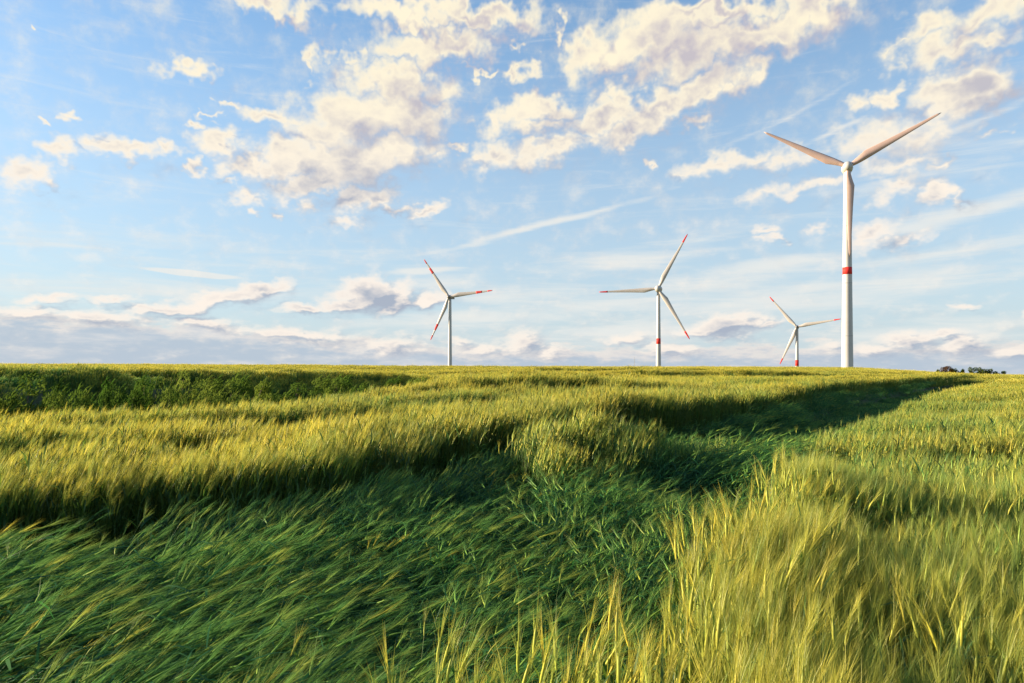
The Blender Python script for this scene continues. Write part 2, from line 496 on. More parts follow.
def ground(x, y):
    x = np.asarray(x, float)
    y = np.asarray(y, float)
    ys = np.maximum(y, 0.01)
    t = np.clip(x / np.maximum(ys, 4), -.95, .95)
    near = np.interp(ys, [0, 8, 14, 30, 60, 400], [0, 0, .32, .42, .6, .7])
    near = near * (1 - .95 * sstep(1.0, 5, -x) * (1 - sstep(45, 75, y)))
    dl, side = poly_dist(x, y, LANE)
    sgn = dl * side                                  # + on the right of the lane
    hin = inside(x, y, HOLLOW)
    dh, _ = poly_dist(x, y, HOLLOW, True)
    edge = np.where(sgn > 0, 1.0, np.where(hin, sstep(0.1, .9, dh), 0.0))
    keep = 1 - edge * (1 - sstep(60, 110, y)) * 0.95
    near = near * keep
    crest = np.interp(t, [-.95, -.3, 0, .3, .5, .63, .75, .95], [2.55, 2.45, 2.05, 2.0, 1.9, .95, .40, .3])
    far = near + (np.maximum(crest, near) - near) * sstep(58, 125, y)
    far = far * (1 - sstep(125, 200, y)) + (-.5) * sstep(125, 200, y)
    far = far + np.interp(y, [0, 200, 360, 450, 850, 1500], [0, 0, -2, -6, -20, -24])
    # higher ground past the left dip
    dd, s2 = poly_dist(x, y, [(-34, 19), (-23, 22), (-19, 25), (-15.6, 30), (-11.2, 40), (-7, 52), (.2, 71)])
    up = np.interp(y, [0, 25, 30, 40, 52, 71], [1.25, 1.2, 1.12, .95, .78, .5])
    left = (s2 < 0) & (y < 90)
    far = np.where(left, np.maximum(far, far + (up - near) * sstep(0.0, 1.6, dd) * (1 - sstep(60, 95, y))), far)
    # the dip itself a little sunk
    din = inside(x, y, DIP)
    ddp, _ = poly_dist(x, y, DIP, True)
    far = far - np.where(din, .28 * sstep(0, 1.5, ddp), 0)
    # unseen swell to the left, added to shade the hollow from the low sun
    far = far + 1.05 * np.exp(-((x + 8.0) ** 2 / 4.5 + (y - 2.4) ** 2 / 5.5))
    far = far + .36 * np.exp(-((x - 1.0) ** 2 + (y - 8.6) ** 2) / 1.0) + .22 * np.exp(-((x - 2.5) ** 2 + (y - 8.9) ** 2) / .8)
    # low terraces running across the left-hand slope
    w_ = wob(x, y, 6.0, 2)
    tier = 0
    for (a, k, A, L) in ((10.6, -.03, .24, 3.6), (14.6, .05, .27, 5.0), (20.5, -.04, .30, 7), (28.5, .03, .34, 10), (40, -.04, .40, 14), (56, -.03, .45, 18), (76, -.06, .45, 24)):
        q = y - (a + k * x + .035 * a * w_)
        tier = tier + A * sstep(-.25, .3, q) * np.clip(1 - np.maximum(q, 0) / L, 0, 1) * np.clip(.75 + .6 * np.sin(x * 7 / a + a) , .1, 1.2)
    tmask = np.where(din | hin | (sgn > 0), 0, 1) * sstep(.6, 2.4, dh) * sstep(.3, 1.5, ddp) * (1 - sstep(95, 115, y)) * np.where(left, .5, 1)
    far = far + tier * tmask
    far = far - np.where(hin, (.07 + .26 * sstep(9, 13, y)) * sstep(0, 1.2, dh), 0)
    return far + .035 * wob(x, y, 4.0, 1) * (1 - sstep(60, 120, y))


def make_ob(name, verts, faces, mats, midx=None, parent=None, smooth=True):
    me = bpy.data.meshes.new(name)
    me.from_pydata([tuple(map(float, v)) for v in verts], [], faces)
    for m_ in mats:
        me.materials.append(m_)
    if midx is not None:
        me.polygons.foreach_set('material_index', np.asarray(midx, np.int32))
    if smooth:
        me.polygons.foreach_set('use_smooth', np.ones(len(faces), bool))
    me.update()
    ob = bpy.data.objects.new(name, me)
    scene.collection.objects.link(ob)
    if parent is not None:
        ob.parent = parent
    return ob


def grid_sheet(xs, ys, zf):
    X, Y = np.meshgrid(xs, ys)
    Z = zf(X, Y)
    nx, ny = len(xs), len(ys)
    V = np.stack([X.ravel(), Y.ravel(), Z.ravel()], 1)
    F_ = [(j * nx + i, j * nx + i + 1, (j + 1) * nx + i + 1, (j + 1) * nx + i) for j in range(ny - 1) for i in range(nx - 1)]
    return V, F_


xs = np.concatenate([[-30000, -9000, -3000], np.linspace(-900, -160, 14), np.linspace(-140, -42, 36), np.arange(-40, 40.1, 0.4), np.linspace(42, 140, 36), np.linspace(160, 900, 14), [3000, 9000, 30000]])
ys = np.concatenate([[-30000, -6000, -800, -120, -40, -15], np.arange(-8, 45, 0.4), np.arange(45, 160, 1.8), np.linspace(162, 900, 50), [1500, 3000, 9000, 40000]])
V, Fc = grid_sheet(xs, ys, ground)
g_ob = make_ob('ground', V, Fc, [M_SOIL])
g_ob['kind'] = 'structure'
g_ob['label'] = 'gently rolling farmland soil under the barley'


# ------------------------------------------------------------------ barley plants
class MB:
    def __init__(self):
        self.v, self.f, self.m = [], [], []
        self.cuts = []          # (first vertex, plant-to-plant variation)

    def ribbon(self, pts, widths, side, mat):
        """flat strip along pts; a zero last width ends in a point"""
        n = len(pts)
        o = len(self.v)
        for p_, w in zip(pts, widths):
            self.v.append(p_ - side * w * .5)
            self.v.append(p_ + side * w * .5)
        for i in range(n - 1):
            a = o + 2 * i
            self.f.append((a, a + 1, a + 3, a + 2))
            self.m.append(mat)

    def spike(self, a, mid, b_, w, side, mat):
        o = len(self.v)
        self.v += [a - side * w * .5, a + side * w * .5, mid - side * w * .35, mid + side * w * .35, b_]
        self.f += [(o, o + 1, o + 3, o + 2), (o + 2, o + 3, o + 4)]
        self.m += [mat, mat]

    def tube(self, pts, rad, n, mat):
        o = len(self.v)
        pts = np.asarray(pts)
        k = len(pts)
        tg = np.gradient(pts, axis=0)
        for p_, t, r in zip(pts, tg, rad):
            t = t / (np.linalg.norm(t) + 1e-9)
            u = np.cross(t, (0.3, .95, .1))
            u /= np.linalg.norm(u) + 1e-9
            w = np.cross(t, u)
            for j in range(n):
                a = 6.2832 * j / n
                self.v.append(p_ + r * (math.cos(a) * u + math.sin(a) * w))
        for i in range(k - 1):
            for j in range(n):
                a, c_ = o + i * n + j, o + i * n + (j + 1) % n
                self.f.append((a, c_, c_ + n, a + n))
                self.m.append(mat)


def unit(v):
    return v / (np.linalg.norm(v) + 1e-9)


def curve_from_tilt(p0, length, tilts, az):
    """polyline of given length whose tilt from the vertical follows tilts (radians), heading az"""
    pts = [np.array(p0, float)]
    n = len(tilts)
    for i, t in enumerate(tilts):
        a = az[i] if hasattr(az, '__len__') else az
        pts.append(pts[-1] + length / n * np.array([math.sin(t) * math.cos(a), math.sin(t) * math.sin(a), math.cos(t)]))
    return np.array(pts)


def stalk(mb, r, x, y, H, lean_az, tilt0, tilt1, ear_tilt, lod, lodge=False):
    mb.cuts.append((len(mb.v), float(r.uniform(0, 1))))
    ns = 6 if (lodge or lod == 0) else 3
    tl = tilt0 + (tilt1 - tilt0) * np.linspace(0, 1, ns) ** 1.3
    c_ = curve_from_tilt((x, y, 0), H, tl, lean_az)
    sw = {0: .0018, 1: .0028, 2: .006, 3: .012}[lod]
    if lod <= 1:
        mb.tube(c_, np.linspace(sw, sw * .7, len(c_)), 3, 0)
    else:
        s = np.array([math.cos(r.uniform(0, 3.14)), math.sin(r.uniform(0, 3.14)), 0])
        mb.ribbon(c_, np.linspace(sw, sw * .8, len(c_)), unit(s), 0)
    # leaves
    nl = {0: 3, 1: 3, 2: 2, 3: 1}[lod]
    for i in range(nl):
        k = (.92, .62, .36)[i] + r.uniform(-.1, .05)
        f = k * (len(c_) - 1)
        i0 = min(int(f), len(c_) - 2)
        p0 = c_[i0] + (c_[i0 + 1] - c_[i0]) * (f - i0)
        base_t = tl[min(i0, ns - 1)]
        a = lean_az + r.normal(0, 1.3) if lodge else r.uniform(0, 6.28)
        L = r.uniform(.16, .32) if lodge else r.uniform(.14, .26)
        m_ = 4 if lod == 0 else 3 if lod == 1 else 2
        t0 = r.uniform(.15, .45) + (base_t * .8 if lodge else 0)
        t1 = t0 + r.uniform(.5, 1.6)
        q = curve_from_tilt(p0, L, np.linspace(t0, t1, m_), a)
        w = {0: .011, 1: .014, 2: .022, 3: .04}[lod] * r.uniform(.7, 1.2)
        prof = np.interp(np.linspace(0, 1, m_ + 1), [0, .25, .7, 1], [.5, 1, .7, 0.02])
        mb.ribbon(q, prof * w, unit(np.array([-math.sin(a), math.cos(a), r.normal(0, .25)])), 1)
    # ear and awns
    p0 = c_[-1]
    eaz = lean_az + r.normal(0, .22)
    EL = r.uniform(.065, .095)
    e = curve_from_tilt(p0, EL, np.linspace(tl[-1] * .5 + ear_tilt * .5, ear_tilt, 3), eaz)
    dr = unit(e[-1] - e[-2])
    s1 = unit(np.cross(dr, np.array([.2, .3, 1.0]) + r.normal(0, .3, 3)))
    s2 = np.cross(dr, s1)
    if lod == 0:
        mb.tube(e, [.0026, .0053, .0046, .0020], 5, 2)
        na, aw = 22, .0012
    elif lod == 1:
        mb.tube(e, [.004, .0068, .0058, .003], 3, 2)
        na, aw = 12, .0023
    elif lod == 2:
        mb.ribbon(e[::3], [.014, .012], s1, 2)
        na, aw = 4, .0085
    else:
        mb.ribbon(e[::3], [.022, .02], s1, 2)
        na, aw = 2, .022
    for k in range(na):
        f = r.uniform(.05, 1) * (len(e) - 1)
        i0 = min(int(f), len(e) - 2)
        a0 = e[i0] + (e[i0 + 1] - e[i0]) * (f - i0)
        sp_ = r.normal(0, .13) * s1 + r.normal(0, .10) * s2
        dd = unit(dr + sp_)
        L = r.uniform(.09, .15)
        d2 = unit(dd + .5 * sp_ + .12 * np.array([math.cos(eaz), math.sin(eaz), -.3]))
        mid = a0 + dd * L * .5
        mb.spike(a0, mid, mid + d2 * L * .5, aw, unit(np.cross(dd, r.normal(0, 1, 3))), 3)


protos = bpy.data.collections.new('barley_tufts')
WIND = math.atan2(.55, .85)
proto_names = []
KIND = {}


def add_proto(key, mb, mats):
    i = len(proto_names)
    me = bpy.data.meshes.new('tuft')
    me.from_pydata([tuple(map(float, v)) for v in mb.v], [], mb.f)
    for m_ in mats:
        me.materials.append(m_)
    me.polygons.foreach_set('material_index', np.asarray(mb.m, np.int32))
    me.polygons.foreach_set('use_smooth', np.ones(len(mb.f), bool))
    va = np.full(len(mb.v), .5, np.float32)
    for a, q in mb.cuts:
        va[a:] = q
    me.attributes.new('var', 'FLOAT', 'POINT').data.foreach_set('value', va)
    me.update()
    ob = bpy.data.objects.new('barley_tuft_%03d' % i, me)
    protos.objects.link(ob)
    proto_names.append(ob.name)
    KIND.setdefault(key, []).append(i)


def build_barley(key, variants, lod, n, rad, Hm, Hs, tilt0, tilt1, ear, lodge=False, seed=1):
    r = np.random.default_rng(seed)
    for _ in range(variants):
        mb = MB()
        for _k in range(n):
            a, q = r.uniform(0, 6.28), rad * math.sqrt(r.uniform(0, 1))
            az_ = WIND + r.normal(0, .28 if lodge else .55)
            t0 = r.uniform(*tilt0)
            stalk(mb, r, q * math.cos(a), q * math.sin(a), max(.4, r.normal(Hm, Hs)), az_, t0, max(t0, r.uniform(*tilt1)), r.uniform(*ear), lod, lodge)
        add_proto(key, mb, BARLEY)


D_ = R
build_barley('stand0', 8, 0, 9, .085, .80, .05, (D_(0), D_(6)), (D_(4), D_(16)), (D_(6), D_(34)), seed=11)
build_barley('stand1', 6, 1, 16, .15, .81, .06, (D_(0), D_(6)), (D_(4), D_(16)), (D_(6), D_(38)), seed=12)
build_barley('stand2', 5, 2, 36, .30, .82, .07, (D_(0), D_(7)), (D_(5), D_(18)), (D_(6), D_(40)), seed=13)
build_barley('stand3', 4, 3, 70, .65, .84, .08, (D_(0), D_(7)), (D_(5), D_(18)), (D_(8), D_(40)), seed=14)
build_barley('lodge0', 8, 0, 9, .11, .92, .08, (D_(18), D_(40)), (D_(76), D_(96)), (D_(62), D_(84)), True, seed=15)
build_barley('lodge1', 6, 1, 16, .18, .92, .08, (D_(18), D_(40)), (D_(74), D_(96)), (D_(62), D_(86)), True, seed=16)
build_barley('lodge2', 4, 2, 30, .30, .92, .08, (D_(18), D_(40)), (D_(72), D_(94)), (D_(62), D_(86)), True, seed=17)
build_barley('half0', 6, 0, 9, .10, .84, .07, (D_(6), D_(20)), (D_(26), D_(58)), (D_(34), D_(66)), True, seed=18)
build_barley('half1', 5, 1, 16, .16, .84, .07, (D_(6), D_(20)), (D_(26), D_(58)), (D_(34), D_(66)), True, seed=19)

# leafy weeds for the left dip
r_ = np.random.default_rng(31)
for _ in range(4):
    mb = MB()
    for _k in range(70):
        a, q = r_.uniform(0, 6.28), .34 * math.sqrt(r_.uniform(0, 1))
        p0 = np.array([q * math.cos(a), q * math.sin(a), 0])
        hh = r_.uniform(.25, .62) * (1 - .4 * q / .34)
        c_ = curve_from_tilt(p0, hh, np.linspace(.05, .5, 3), r_.normal(.5, .8))
        mb.ribbon(c_, [.007, .006, .005, .004], unit(np.array([.7, .7, 0])), 0)
        for _j in range(5):
            k = r_.uniform(.25, 1) * 3
            i0 = min(int(k), 2)
            b0 = c_[i0] + (c_[i0 + 1] - c_[i0]) * (k - i0)
            az_ = r_.normal(.4, 1.6)
            q2 = curve_from_tilt(b0, r_.uniform(.08, .15), np.linspace(.7, 1.7, 2), az_)
            mb.ribbon(q2, [.012, .045, .004], unit(np.array([-math.sin(az_), math.cos(az_), r_.normal(0, .3)])), 0)
    add_proto('weed', mb, [M_WEED])

# geometry nodes that set one tuft on each point of the mesh
gn = bpy.data.node_groups.new('tufts_on_points', 'GeometryNodeTree')
gn.interface.new_socket('Geometry', in_out='INPUT', socket_type='NodeSocketGeometry')
gn.interface.new_socket('Geometry', in_out='OUTPUT', socket_type='NodeSocketGeometry')
b = NB(gn)
gi = b.n('NodeGroupInput')
go = b.n('NodeGroupOutput')
cinf = b.n('GeometryNodeCollectionInfo')
cinf.inputs['Collection'].default_value = protos
cinf.inputs['Separate Children'].default_value = True
cinf.inputs['Reset Children'].default_value = True
iop = b.n('GeometryNodeInstanceOnPoints')
b.link(gi.outputs[0], iop.inputs['Points'])
b.link(cinf.outputs[0], iop.inputs['Instance'])
iop.inputs['Pick Instance'].default_value = True


def nattr(nm, ty):
    o = b.n('GeometryNodeInputNamedAttribute', data_type=ty)
    o.inputs['Name'].default_value = nm
    return o.outputs[0]


b.link(nattr('idx', 'INT'), iop.inputs['Instance Index'])
b.link(nattr('rot', 'FLOAT_VECTOR'), iop.inputs['Rotation'])
b.link(nattr('scl', 'FLOAT_VECTOR'), iop.inputs['Scale'])
b.link(iop.outputs[0], go.inputs[0])


def stuff(name, label, pts, idx, rot, scl, tint):
    me = bpy.data.meshes.new(name)
    me.vertices.add(len(pts))
    me.vertices.foreach_set('co', np.asarray(pts, np.float32).ravel())
    a = me.attributes.new('idx', 'INT', 'POINT'); a.data.foreach_set('value', np.asarray(idx, np.int32))
    a = me.attributes.new('rot', 'FLOAT_VECTOR', 'POINT'); a.data.foreach_set('vector', np.asarray(rot, np.float32).ravel())
    a = me.attributes.new('scl', 'FLOAT_VECTOR', 'POINT'); a.data.foreach_set('vector', np.asarray(scl, np.float32).ravel())
    a = me.attributes.new('tint', 'FLOAT', 'POINT'); a.data.foreach_set('value', np.asarray(tint, np.float32))
    me.update()
    ob = bpy.data.objects.new(name, me)
    scene.collection.objects.link(ob)
    md = ob.modifiers.new('tufts', 'NODES')
    md.node_group = gn
    ob['kind'] = 'stuff'
    ob['label'] = label
    return ob


# scatter: density falls with distance, tufts grow coarser
def scatter(r0, r1, dens, half):
    A = half * (r1 * r1 - r0 * r0)
    n = int(A * dens)
    rr = np.sqrt(rng.uniform(r0 * r0, r1 * r1, n))
    th = rng.uniform(-half, half, n)
    return rr * np.sin(th), rr * np.cos(th)


BANDS = [(1.15, 3.6, 110, 1.25, 0), (3.6, 7.5, 80, 1.2, 0), (7.5, 13, 34, 1.0, 1), (13, 24, 21, .86, 1), (24, 42, 8.5, .80, 2), (42, 72, 6, .74, 2), (72, 110, 2.3, .73, 3), (110, 165, 1.7, .73, 3)]
TRAMS = [  # wheel lanes across the far field: y = a + k x, half width, x range
    (33.5, -.05, .45, -6, 12), (46, -.12, .5, -5, 24), (62, -.16, .6, -4, 40), (80, -.2, .8, -16, 40), (98, -.1, .9, -40, 10), (104, -.15, .9, 10, 60), (120, -.1, 1.2, -60, 90),
    (17.6, .12, .22, -6, 3), (24.5, .05, .3, -4, 8), (38, -.12, .5, 2, 22), (54, -.1, .6, 0, 30), (71, -.12, .7, 0, 26), (15.2, .1, .2, -9, -1),
    (11.3, .04, .16, -9, -3)]
parts = {k: [] for k in ('near', 'gold', 'far', 'lodged', 'weed')}
for (r0, r1, dens, half, lod) in BANDS:
    x, y = scatter(r0, r1, dens, half)
    if r0 < 7:        # the rim of the right-hand stand is dense
        x2, y2 = scatter(r0, r1, dens * 1.6, half)
        d2, s2 = poly_dist(x2, y2, HOLLOW[HOLLOW.index((12.2, 21)):])
        k2 = (d2 < .38) & ~inside(x2, y2, HOLLOW) & (x2 > 0)
        x, y = np.concatenate([x, x2[k2]]), np.concatenate([y, y2[k2]])
    n = len(x)
    hol = inside(x, y, HOLLOW)
    dip = inside(x, y, DIP)
    dh, _ = poly_dist(x, y, HOLLOW, True)
    dlane, side = poly_dist(x, y, LANE)
    z = ground(x, y)
    w1, w2 = wob(x, y, 1.1, 0), wob(x, y, 3.2, 2)
    jit = rng.uniform(-1, 1, n)
    # ragged edge
    hol = np.where(dh < .14, hol ^ (jit * .14 > dh), hol)
    # clumps left standing in the hollow
    isl = np.zeros(n)
    for (ix, iy, rx, ry, hgt) in [(.7, 8.3, .75, .9, 1.0), (1.25, 8.75, .65, .8, .92), (1.8, 9.6, .5, .6, .8), (2.35, 8.9, .5, .7, .72), (2.0, 7.2, .4, .5, .62), (2.75, 9.6, .5, .6, .78), (1.4, 7.0, .4, .5, .7), (3.6, 11.4, .5, .8, .75), (4.6, 13.2, .5, .8, .8), (2.9, 8.0, .4, .5, .74)]:
        q = ((x - ix) / rx) ** 2 + ((y - iy) / ry) ** 2 + .35 * w1
        isl = np.maximum(isl, np.where(q < 1, hgt, 0))
    # loose tips in front of the viewer, a thin strip left standing beside the feet
    tipz = hol & (y < 2.32 - .25 * np.abs(x - .15)) & (x > -.34) & (jit > .45 + .5 * np.sin(x * 11 + 1))
    hol &= ~tipz
    tram = np.zeros(n, bool)
    for (a, k, hw, xa, xb) in TRAMS:
        tram |= (np.abs(y - (a + k * x + .25 * w2)) < hw) & (x > xa) & (x < xb) & (side < 0)
    # mounds of barley along the near side of the dip
    ddip, _ = poly_dist(x, y, DIP[:12])
    mound = dip & (ddip > .9) & (ddip < 3.2) & (y < 30) & (wob(x * .5, y * 1.6, 1.5, 2) > -.1)
    dip &= ~mound
    standing = (~hol) & (~dip) & (~tram)
    hol_left = hol & (side < 0)
    half = hol & (isl == 0) & (((dh > .3) & (dh < np.where(x < -3.0, .0, .95) + .3 * w1) & (side < 0) & (y > 4.5) & (y < 9.0) & (jit > -.2)) | ((w2 + .7 * w1 > 1.1) & (lod <= 1) & (y > 7)))
    lodg = hol & (isl == 0) & (~half)
    island = hol & (isl > 0)
    stray = lodg & (rng.uniform(0, 1, n) < .02) & (lod < 2)
    lodg &= ~stray
    half |= stray
    lodg &= rng.uniform(0, 1, n) < (.66 if lod == 0 else .75) * np.where(y > 9, 1.5, np.clip(1.15 + .55 * w1, .12, 1))
    for nm, msk in (('stand', standing), ('island', island), ('half', half), ('lodge', lodg), ('weed', dip)):
        if not msk.any():
            continue
        i = np.nonzero(msk)[0]
        xx, yy, zz = x[i], y[i], z[i]
        m_ = len(i)
        rr = rng.uniform(-.35, .35, m_)
        sc = rng.normal(1, .045, m_)
        tl = np.zeros((m_, 2))
        if nm in ('stand', 'island'):
            key = 'stand%d' % lod
            tl = rng.normal(0, .05, (m_, 2)) + .05 * np.stack([w1[i], w2[i]], 1)
            sc *= 1 + .055 * w1[i] + .05 * w2[i] * (1 if lod < 2 else .6)
            w4 = wob((xx + .8 * w2[i]) * .22, yy + .1 * xx, 1.5 + .06 * yy.mean(), 1)
            right = (side[i] > 0) & (yy < 80)
            w4 = w4 * np.where(right, sstep(2.2, 4.5, yy), sstep(1.2, 3.0, dh[i]))
            sc *= 1 - np.where(right, .18, .50) * sstep(.08, .75, w4)
            sc *= 1 + .05 * sstep(.1, .8, -w4)
            rim = (side[i] > 0) & (yy < 6) & (dh[i] < .3)
            sc *= np.where(rim, 1.06, 1)
            tl *= np.where(rim, .4, 1)[:, None]
            if nm == 'island':
                sc *= isl[i]
            tint = .46 + .12 * sstep(.1, .8, -w4) + .18 * w2[i] + rng.normal(0, .12, m_) - np.where(right, .14, .38) * sstep(.08, .75, w4) + np.where(rim, .05, 0)
            rr += .25 * w2[i]
            tint += .26 * sstep(20, 70, yy)
            fg = (yy < 2.6) & (xx < .6)
            tint += np.where(fg, .12, 0)
            sc *= np.where(fg, 1.04, 1)
            if nm == 'island':
                tint -= .12
            sc *= np.where(mound[i], 1.04, 1)
            tint -= np.where(mound[i], .18, 0)
            # the right-hand stand is greener than the ripening left one
            tint -= np.where((side[i] > 0) & (yy < 80), .17 * (1 - sstep(5, 16, yy)) - .12, -.16)
        elif nm == 'half':
            key = 'half%d' % min(lod, 1)
            if lod > 1:
                continue
            sc *= .80
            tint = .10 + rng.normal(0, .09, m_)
            rr += .5 * w2[i]
        elif nm == 'lodge':
            key = 'lodge%d' % min(lod, 2)
            rr = rng.normal(0, .26, m_) + .7 * w2[i] + .25 * w1[i] - .05
            sc *= 1 + .16 * w1[i]
            sc *= 1 - .25 * sstep(10, 14, yy)
            sc *= 1 - .34 * (1 - sstep(.5, 1.5, dh[i])) * ((side[i] < 0) & (xx < -1.0))
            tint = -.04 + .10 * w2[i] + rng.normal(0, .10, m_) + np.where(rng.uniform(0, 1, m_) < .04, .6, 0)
            tl = rng.normal(0, .09, (m_, 2)) + .08 * np.stack([w1[i], w2[i]], 1)
        else:
            if lod < 1:
                continue
            key = 'weed'
            keepm = rng.uniform(0, 1, m_) < {1: .35, 2: .7, 3: 1}[lod]
            i = i[keepm]; xx, yy, zz = x[i], y[i], z[i]; m_ = len(i)
            rr = rng.uniform(-.8, .8, m_)
            sc = rng.uniform(.6, 1.25, m_)
            tl = np.zeros((m_, 2))
            tint = rng.uniform(.2, .8, m_)
        ids = np.array(KIND[key])[rng.integers(0, len(KIND[key]), m_)]
        rot = np.stack([tl[:, 0], tl[:, 1], rr], 1)
        sxy = sc * rng.uniform(.95, 1.1, m_)
        scl = np.stack([sxy, sxy, sc], 1)
        P_ = np.stack([xx, yy, zz - .01], 1)
        if nm == 'weed':
            dest = np.full(m_, 'weed')
        elif nm in ('lodge', 'half', 'island'):
            dest = np.full(m_, 'lodged')
        else:
            dest = np.where((side[i] > 0) & (yy < 70), 'near', np.where((yy < 20), 'gold', 'far'))
        for dk in set(dest):
            s_ = dest == dk
            parts[dk].append((P_[s_], ids[s_], rot[s_], scl[s_], tint[s_]))
# bank face and floor crop on the far side of the dip is part of 'far'
LABELS = {'near': ('barley_crop', 'upright green barley stand with pale awns on the right of the hollow'),
          'gold': ('barley_crop', 'golden sunlit barley stand left of the hollow'),
          'far': ('barley_crop', 'ripening barley field rising to the skyline'),
          'lodged': ('lodged_barley', 'dark green wind-flattened barley lying in the shaded hollow'),
          'weed': ('weed_cover', 'low dark weeds covering the floor of the left dip')}
for k, lst in parts.items():
    if lst:
        stuff(LABELS[k][0], LABELS[k][1], *[np.concatenate([q[j] for q in lst]) for j in range(5)])


# ------------------------------------------------------------------ things: helpers
def thing(name, label, cat, loc, rotz=0.0, group=None):
    o = bpy.data.objects.new(name, None)
    o.empty_display_size = 0.3
    scene.collection.objects.link(o)
    o.location = loc
    o.rotation_euler = (0, 0, rotz)
    o['label'] = label
    o['category'] = cat
    if group:
        o['group'] = group
    return o


def lathe(profile, n=32, axis='z'):
    """surface of revolution; profile = [(radius, height)]"""
    v, f = [], []
    for r_0, h in profile:
        for j in range(n):
            a = 6.28318 * j / n
            p_ = (r_0 * math.cos(a), r_0 * math.sin(a), h)
            if axis == 'y':
                p_ = (p_[0], -p_[2], p_[1])
            v.append(p_)
    for i in range(len(profile) - 1):
        for j in range(n):
            a, c_ = i * n + j, i * n + (j + 1) % n
            f.append((a, c_, c_ + n, a + n))
    f.append(tuple(range(n))[::-1])
    o = (len(profile) - 1) * n
    f.append(tuple(range(o, o + n)))
    return v, f


# ------------------------------------------------------------------ wind turbines
def blade_section(L, t, chord_k, n=14):
    """airfoil ring at fraction t of the blade; span along +z, chord along x, thickness along y"""
    chord = np.interp(t, [0, .03, .07, .20, .45, .75, .95, .985, 1.0], [2.0, 2.05, 2.6, 4.1, 2.9, 1.75, 1.0, .7, .2]) * L / 50 * chord_k
    thick = np.interp(t, [0, .03, .07, .20, .45, 1.0], [1.0, .98, .72, .34, .24, .16]) * chord
    if t < .03:
        thick = chord
    tw = R(np.interp(t, [0, .2, .5, 1], [9, 5, 2, 0]))
    off_ = -np.interp(t, [0, .05, .2, 1], [0, 0, .18, .12]) * chord
    bend = -1.1 * (t ** 2) * L / 50
    ring = []
    for j in range(n):
        a = 6.28318 * j / n
        cx, cy_ = math.cos(a) * .5 * chord, math.sin(a) * .5 * thick
        if t > .05:
            cy_ *= (1.0 - 0.7 * (-cx / (.5 * chord))) if cx < 0 else 1.0        # thin trailing edge
        cx += off_
        ring.append((cx * math.cos(tw) - cy_ * math.sin(tw), cx * math.sin(tw) + cy_ * math.cos(tw) + bend, 1.1 * L / 50 + t * (L - 1.1 * L / 50)))
    return ring


def blade_piece(L, t0, t1, k, fat=1.0, nseg=26):
    v, f = [], []
    ts = np.unique(np.concatenate([np.linspace(t0, t1, nseg), [q for q in (.03, .07, .2) if t0 < q < t1]]))
    n = 14
    for t in ts:
        v += blade_section(L, float(t), k * fat, n)
    for i in range(len(ts) - 1):
        for j in range(n):
            a, c_ = i * n + j, i * n + (j + 1) % n
            f.append((a, c_, c_ + n, a + n))
    f.append(tuple(range(n))[::-1])
    o_ = (len(ts) - 1) * n
    f.append(tuple(range(o_, o_ + n)))
    return v, f


